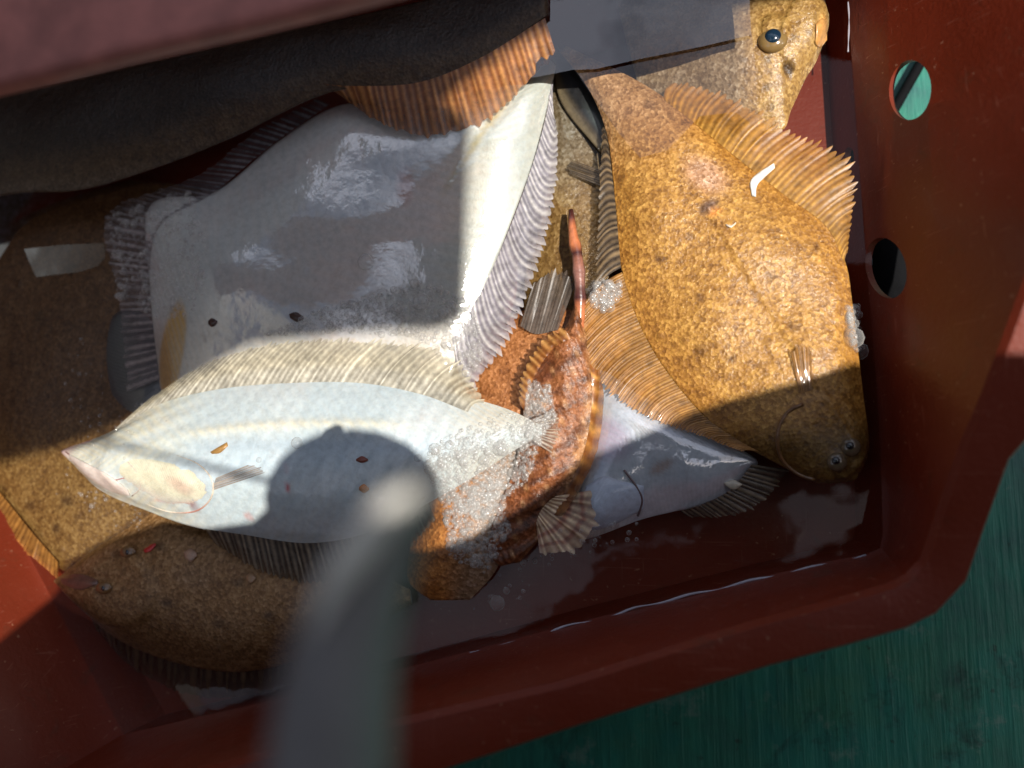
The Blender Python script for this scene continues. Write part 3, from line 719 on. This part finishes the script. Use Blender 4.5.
# olive fish beneath the middle gap, and a reddish one under it
r10 = thing('greenish_fish', 'greenish brown fish deep in the gap beside the clear white fin', 'fish', at(570, 200, 0))
fbody(r10, 'body', [(556, 48), (536, 110), (530, 200), (524, 300), (530, 345)], [(566, 52), (602, 110), (612, 200), (612, 280), (600, 345)], -.010, .008, DARKB, lambda px, py, u, v: blend(lin(120, 110, 92), lin(132, 104, 60), sm(.3, .6, u)), 50, 30)
patch(r10, 'tail_fin', [(557, 46), (584, 82), (612, 126)], [(553, 60), (562, 104), (600, 152)], .001, .0005, .0010, PAINT,
      lambda px, py, u, v: blend(blend(blend(lin(34, 36, 40), lin(86, 98, 98), .8*sm(.5, .9, u)*sm(.6, .1, abs(v+.3))), lin(104, 92, 70), sm(0, .9, v)), lin(150, 160, 160), sm(-.86, -1, v)*.6))
fin(r10, 'pectoral_fin', [(600, 186), (600, 178), (600, 170)], [(570, 174), (566, 166), (572, 160)], .001, .001, 7, FIN_D, lambda px, py, u, w: (.30, .27, .22), notch=.03, bump=.0001)
r12 = thing('rusty_flounder', 'rusty brown flounder showing in the small gap under the grey see-through fin', 'fish', at(515, 375, 0), 'flounders in the crate')
fbody(r12, 'body', [(556, 300), (480, 330), (446, 390), (440, 450)], [(600, 330), (590, 400), (560, 450), (500, 480)], -.004, .008, BROWN, lambda px, py, u, v: lin(168, 108, 62), 50, 30)
fin(r12, 'pectoral_fin', [(520, 326), (536, 334), (558, 330)], [(534, 282), (556, 270), (577, 280)], .006, .009, 13, FIN_G, lambda px, py, u, w: (.5, .5, .5), notch=.03, bump=.0001)

# fish head at the top of the picture
r11 = thing('spotted_flounder', 'yellow brown flounder with a bulging blue black eye beside the sunlit red wall', 'fish', at(760, 40, 0), 'flounders in the crate')
def col11(px, py, u, v):
    c = blend(lin(166, 128, 70), lin(150, 130, 104), sm(760, 730, px))
    c = blend(c, lin(206, 150, 80), .8*sm(1, .4, ell(px, py, 821, 32, 7, 12)))
    c = blend(c, lin(60, 40, 26), .85*sm(1, .5, ell(px, py, 786, 76, 8, 8)))
    c = blend(c, lin(80, 56, 34), .8*sm(16, 2, py))
    for (x, y) in ((766, 95), (740, 70), (790, 50), (806, 44), (772, 110), (766, 70)):
        c = blend(c, lin(76, 54, 26), .6*sm(1, .2, ell(px, py, x, y, 5, 5)))
    return c
b11, s11 = fbody(r11, 'body', [(829, 14), (818, -10), (780, -34), (700, -60), (600, -60)], [(828, 30), (816, 62), (806, 78), (792, 108), (779, 132), (730, 126), (640, 92)], -.001, .014, BROWN, col11, 80, 60,
                 relief=lambda px, py: .003*sm(1, .6, ell(px, py, 772, 42, 17, 17))-.002*sm(1, .4, ell(px, py, 786, 76, 8, 8))+.0016*sm(1.05, .9, ell(px, py, 803, 40, 24, 40, 20)))
P = at(773, 40, s11(773, 40)); e = ball(r11, 'eye', P+Vector((0, 0, -.001)), (.0088, .0076), EYE, .5, lin(134, 108, 66))
ball(r11, 'pupil', P+Vector((-.0002, .0012, .0014)), .0052, EYE, .6, lin(22, 44, 62), part=e)
patch(r11, 'lip', [(816, 24), (822, 18), (827, 22)], [(815, 44), (820, 48), (827, 40)], s11, .0008, .0014, PAINT, lin(206, 150, 84), 10, 8)

# things seen past the crate
bd = thing('board', 'blurred dull red board edge across the upper corner, close to the lens', 'board', at(100, 0, .23))
BPX = [(-420, 182), (-150, 118), (0, 82), (120, 52), (250, 22), (360, -6), (520, -50), (520, -220), (-420, -60)]
BT = [at(x, y, .235) for x, y in BPX]; m_ = len(BT)
bo = mesh('panel', BT+[p-Vector((0, 0, .012)) for p in BT], [tuple(range(m_)), tuple(range(m_, 2*m_))[::-1]]+[(i, (i+1) % m_, m_+(i+1) % m_, m_+i) for i in range(m_)],
          m_plain('faded_red_paint', lin(160, 98, 88), .6, .1, .001, 60, .25), bd, smooth=False)
bvm = bo.modifiers.new('round', 'BEVEL'); bvm.width = .004; bvm.segments = 3
tube(None, 'backing', [at(x, y, -.055) for x, y in spline([(840, 150), (862, 205), (884, 262), (905, 330), (930, 400)], 30)], .026, BLACK, 14)  # dark tube added so the lower hole reads black
tag(bpy.data.objects['backing'], 'black hose on the deck seen through the lower hole of the crate', 'backing')
tube(None, 'rope', [at(x, y, -.078) for x, y in spline([(880, 135), (895, 108), (912, 78), (930, 48), (960, 10)], 30)], .0035, BLACK, 8)
tag(bpy.data.objects['rope'], 'thin dark rope on the deck seen through the upper hole of the crate', 'rope')

# ------------------------------------------------------------------ foam, bubbles, scraps: seated on whatever is visible at their spot
bpy.context.view_layer.update()
def scene_bvh():
    V, f = [], []
    for o in COL.objects:
        if o.type != 'MESH' or o.name.startswith('deck'): continue
        k = len(V); mw = o.matrix_world
        V += [mw @ v.co for v in o.data.vertices]; f += [[k+i for i in p.vertices] for p in o.data.polygons]
    return BVHTree.FromPolygons(V, f)
BV = scene_bvh()
def seat(px, py):
    h = BV.ray_cast(CAM, ray(px, py).normalized())[0]
    return h if h else at(px, py, 0)
SPH_V, SPH_F = [], []
for i in range(6):
    th = (math.pi*.62)*i/5
    for k in range(10): SPH_V.append((math.sin(th)*math.cos(k*.6283), math.sin(th)*math.sin(k*.6283), math.cos(th)))
for i in range(5):
    for k in range(10): SPH_F.append((i*10+k, i*10+(k+1) % 10, i*10+10+(k+1) % 10, i*10+10+k))
SPH_V = np.array(SPH_V)*np.array([1, 1, .8])
def foam(name, label, samp, count, rpx, sink=.2, kind='stuff'):
    V, f = [], []
    for _ in range(count):
        px, py = samp(); r = math.exp(RNG.normal(math.log(rpx), .5))/1750
        c = seat(px, py)+Vector((0, 0, r*sink)); k = len(V)
        V += [Vector(c)+Vector(q)*r for q in SPH_V]; f += [[k+i for i in q] for q in SPH_F]
    o = mesh(name, V, f, BUB); return tag(o, label, 'foam', None, kind)
def poly_s(P, fall=None):
    P = np.array(P, float); lo, hi = P.min(0), P.max(0)
    def ins(x, y):
        c = False
        for i in range(len(P)):
            a, b = P[i], P[i-1]
            if (a[1] > y) != (b[1] > y) and x < (b[0]-a[0])*(y-a[1])/(b[1]-a[1])+a[0]: c = not c
        return c
    def s():
        for _ in range(400):
            x, y = RNG.uniform(lo, hi)
            if ins(x, y) and (fall is None or RNG.random() < fall(x, y)): return x, y
        return x, y
    return s
def band_s(pts, w):
    C = spline(pts, 80)
    def s():
        i = RNG.integers(0, 81); d = RNG.normal(0, w, 2); return C[i][0]+d[0], C[i][1]+d[1]
    return s
foam('foam', 'bubbly froth over the clear left fin of the large white belly', poly_s([(108, 214), (190, 190), (208, 250), (204, 300), (190, 318), (150, 318), (118, 300)], lambda x, y: .35+.65*(math.sin(x*.13)*math.sin(y*.11+x*.05) > -.2)), 900, 1.6)
foam('foam', 'fine froth where the silvery dorsal fin meets the large white belly', poly_s([(330, 305), (420, 282), (470, 300), (486, 350), (470, 380), (450, 350), (400, 336), (340, 332), (260, 336)]), 1500, 1.6)
foam('foam', 'froth of small bubbles at the silvery flounder tail beside the sculpin', poly_s([(430, 446), (470, 424), (512, 412), (545, 430), (528, 480), (480, 520), (440, 500), (425, 470)], lambda x, y: .25+.75*min(1, max(0, (y-425)/35))), 2600, 1.35)
foam('foam', 'froth over the small yellow brown fish near the grey handle', poly_s([(440, 490), (500, 480), (510, 530), (490, 570), (450, 560)]), 1100, 1.4)
foam('foam', 'froth patch on the back of the reddish sculpin', poly_s([(528, 380), (550, 385), (556, 420), (540, 440), (520, 450)]), 700, 1.3)
foam('foam', 'round cluster of clear bubbles at the brown flounder fin', poly_s([(586, 290), (600, 280), (620, 282), (622, 300), (605, 312), (590, 305)]), 130, 2.4)
foam('foam', 'strip of bubbles along the red wall beside the brown flounder', poly_s([(846, 306), (858, 306), (862, 352), (852, 352)]), 110, 1.9)
foam('foam', 'scattered tiny bubbles on dark water by the silvery snout', band_s([(80, 350), (90, 420), (110, 430), (130, 410), (160, 400)], 12), 60, 1.2)
foam('foam', 'row of tiny bubbles along the sun and shade line by the left wall', band_s([(60, 470), (90, 500), (130, 515), (150, 520)], 8), 40, 1.2)
foam('foam', 'few bubbles in the dark water under the banded fin', band_s([(480, 580), (500, 600), (540, 560), (590, 540), (640, 530)], 8), 60, 1.6)
def bubble(px, py, r, label):
    c = seat(px, py); q = r/1600
    o = mesh('bubble', [c+Vector(v)*q for v in SPH_V], SPH_F, BUB); return tag(o, label, 'bubble', 'large single bubbles')
bubble(297, 443, 6, 'largest clear bubble alone on the middle of the silvery flounder')
bubble(366, 262, 9, 'large glinting bubble on the shaded white belly')
bubble(597, 286, 5, 'bigger bubble on the upper left of the round bubble cluster')
bubble(609, 284, 5, 'bigger bubble on the upper right of the round bubble cluster')
bubble(497, 603, 8, 'bubble in the dark water below the foam covered fish')
bubble(259, 460, 3, 'tiny bubble above the silvery pectoral fin')
bubble(418, 458, 4, 'bubble at the edge of the silvery flounder tail froth')
def scrap(name, label, cat, top, bot, c, lift=.0006, dome=.0012):
    z = lambda x, y: seat(x, y).z
    o = patch(None, name, top, bot, z, lift, dome, PAINT, c, 14, 8); return tag(o, label, cat)
scrap('white_scrap', 'curved white scrap lying on the upper back of the brown flounder', 'scrap', [(752, 196), (750, 182), (758, 173), (774, 163)], [(756, 197), (757, 186), (764, 178), (775, 168)], lin(240, 236, 226))
scrap('brown_scrap', 'small tan scrap on the silvery flounder behind its gill', 'scrap', [(210, 452), (218, 447), (227, 442)], [(212, 454), (220, 453), (228, 446)], lin(170, 128, 70))
scrap('dark_scrap', 'dark speck on the shaded white belly above the silvery back', 'scrap', [(289, 314), (296, 312), (304, 317)], [(290, 318), (297, 322), (304, 319)], lin(70, 46, 36))
scrap('dark_scrap', 'round dark speck beside the yellow patch', 'scrap', [(208, 321), (212, 318), (217, 321)], [(208, 324), (212, 327), (217, 323)], lin(70, 42, 34))
scrap('rust_scrap', 'reddish crumb in the round shadow on the silvery flounder', 'scrap', [(356, 459), (362, 456), (368, 459)], [(356, 461), (362, 463), (368, 461)], lin(130, 66, 48))
scrap('orange_scrap', 'small orange crumb near the tip of the grey handle', 'scrap', [(359, 487), (364, 484), (369, 488)], [(359, 490), (364, 493), (369, 490)], lin(190, 120, 60))
scrap('white_flake', 'tiny white flake below the dark scar of the brown flounder', 'scrap', [(726, 224), (731, 225), (736, 222)], [(726, 226), (731, 228), (736, 224)], lin(236, 220, 200))

# waterline glints: pale tubes whose colour stands in for reflected sky
mpt = []
for i, (x, y, _) in enumerate(mp_): mpt.append(at(x, y+1.0*math.sin(i*.7), .0015))
GLINT = m_plain('pale_glint', (.42, .40, .46), .12, 1.0, 0, 300, .1)
wl = tube(None, 'glint_line', mpt, [.0009*(.4+.6*abs(math.sin(i*.31+1))) for i in range(61)], GLINT, 6)
tag(wl, None, None, None, 'structure')
for P_, rr_ in (([(840, 198), (837, 220), (838, 250), (843, 288)], .0007), ([(848, 2), (849, 20), (848, 52)], .0006)):
    tag(tube(None, 'glint_line', [at(x, y, .004) if x > 800 else at(x, y, .030) for x, y in spline(P_, 30)], [rr_*(.35+.65*abs(math.sin(i*.23+.6))) for i in range(31)], GLINT, 6), None, None, None, 'structure')

# ------------------------------------------------------------------ handle over the crate, and added shapes that cast the shadows
hd = thing('tool_handle', 'blurred grey tapering handle reaching in over the near crate wall', 'handle', at(330, 700, .3))
pp, rr = [], []
for x, y, w, z in spline([(428, 477, 9, .368), (424, 484, 19, .368), (404, 516, 31, .369), (372, 568, 43, .370), (347, 640, 54, .371), (334, 720, 62, .373), (328, 800, 66, .375), (326, 890, 68, .378)], 40):
    pp.append(at(x, y, z)); rr.append(w*(D-z)/F)
tube(hd, 'grip', pp, rr, GREY, 24)
lp = [at(x, y, z) for x, y, z in [(p[0], p[1], p[2]) for p in spline([(412, 488, .374), (378, 522, .376), (338, 576, .378), (308, 640, .380)], 30)]]
tube(hd, 'lit_edge', lp, [.0028*min(1, (30-i)/14+.05)*min(1, i/5+.3) for i in range(31)], m_plain('lit_edge_tone', lin(214, 208, 198), .5, .2, .0005, 160, .1), 10)  # pale strip standing in for the lit left side of the handle
tube(hd, 'end_ring', [pp[30], pp[31]], [rr[30]*1.04, rr[31]*1.04], BLACK, 24)

def overhead(name, label, cat, px, h, th=.012, mat=BLOCK_MAT):  # panel added out of view, cut to the shadow it casts
    pts = []
    for x, y in px:
        P = at(x, y, .02); k = h-.02; pts.append(Vector((P.x+SUNK[0]*k, P.y+SUNK[1]*k, h)))
    m = len(pts); V = pts+[p+Vector((0, 0, th)) for p in pts]
    f = [tuple(range(m)), tuple(range(m, 2*m))[::-1]]+[(i, (i+1) % m, m+(i+1) % m, m+i) for i in range(m)]
    return tag(mesh(name, V, f, mat, smooth=False), label, cat)
overhead('blocker', 'dark unseen awning edge above the near side of the crate', 'blocker',
         [(-900, 850), (-300, 830), (-60, 700), (0, 650), (50, 606), (64, 572), (110, 545), (170, 524), (214, 529), (262, 521), (286, 498), (310, 500), (330, 560), (430, 556), (490, 536), (600, 462), (740, 402), (870, 364), (1040, 372), (1400, 390), (1400, 1200), (-900, 1200)], .60)
overhead('far_blocker', 'dark cloth added unseen above the far side to cast the shadow', 'screen',
         [(467, 128), (466, 316), (440, 330), (380, 332), (250, 345), (180, 385), (110, 428), (50, 450), (-60, 478), (-300, 520), (-300, -150), (400, -300), (900, -250), (846, -20), (760, 0), (700, 14), (545, 38), (500, 62), (480, 78), (440, 108)], 1.15)
fl = thing('egg_blocker', 'grey egg shaped blocker added out of view to cast the round shadow', 'sun blocker', Vector((0, 0, .7)))  # added unseen egg shape, there only for the round shadow
P = at(352, 500, .04); c = Vector((P.x+SUNK[0]*.6, P.y+SUNK[1]*.6, .64))
ball(fl, 'blocker_body', c, (.054, .043), GREY, .8)
tube(fl, 'blocker_cord', [c+Vector((0, 0, .03)), c+Vector((.01, 0, .4))], .002, BLACK, 8)
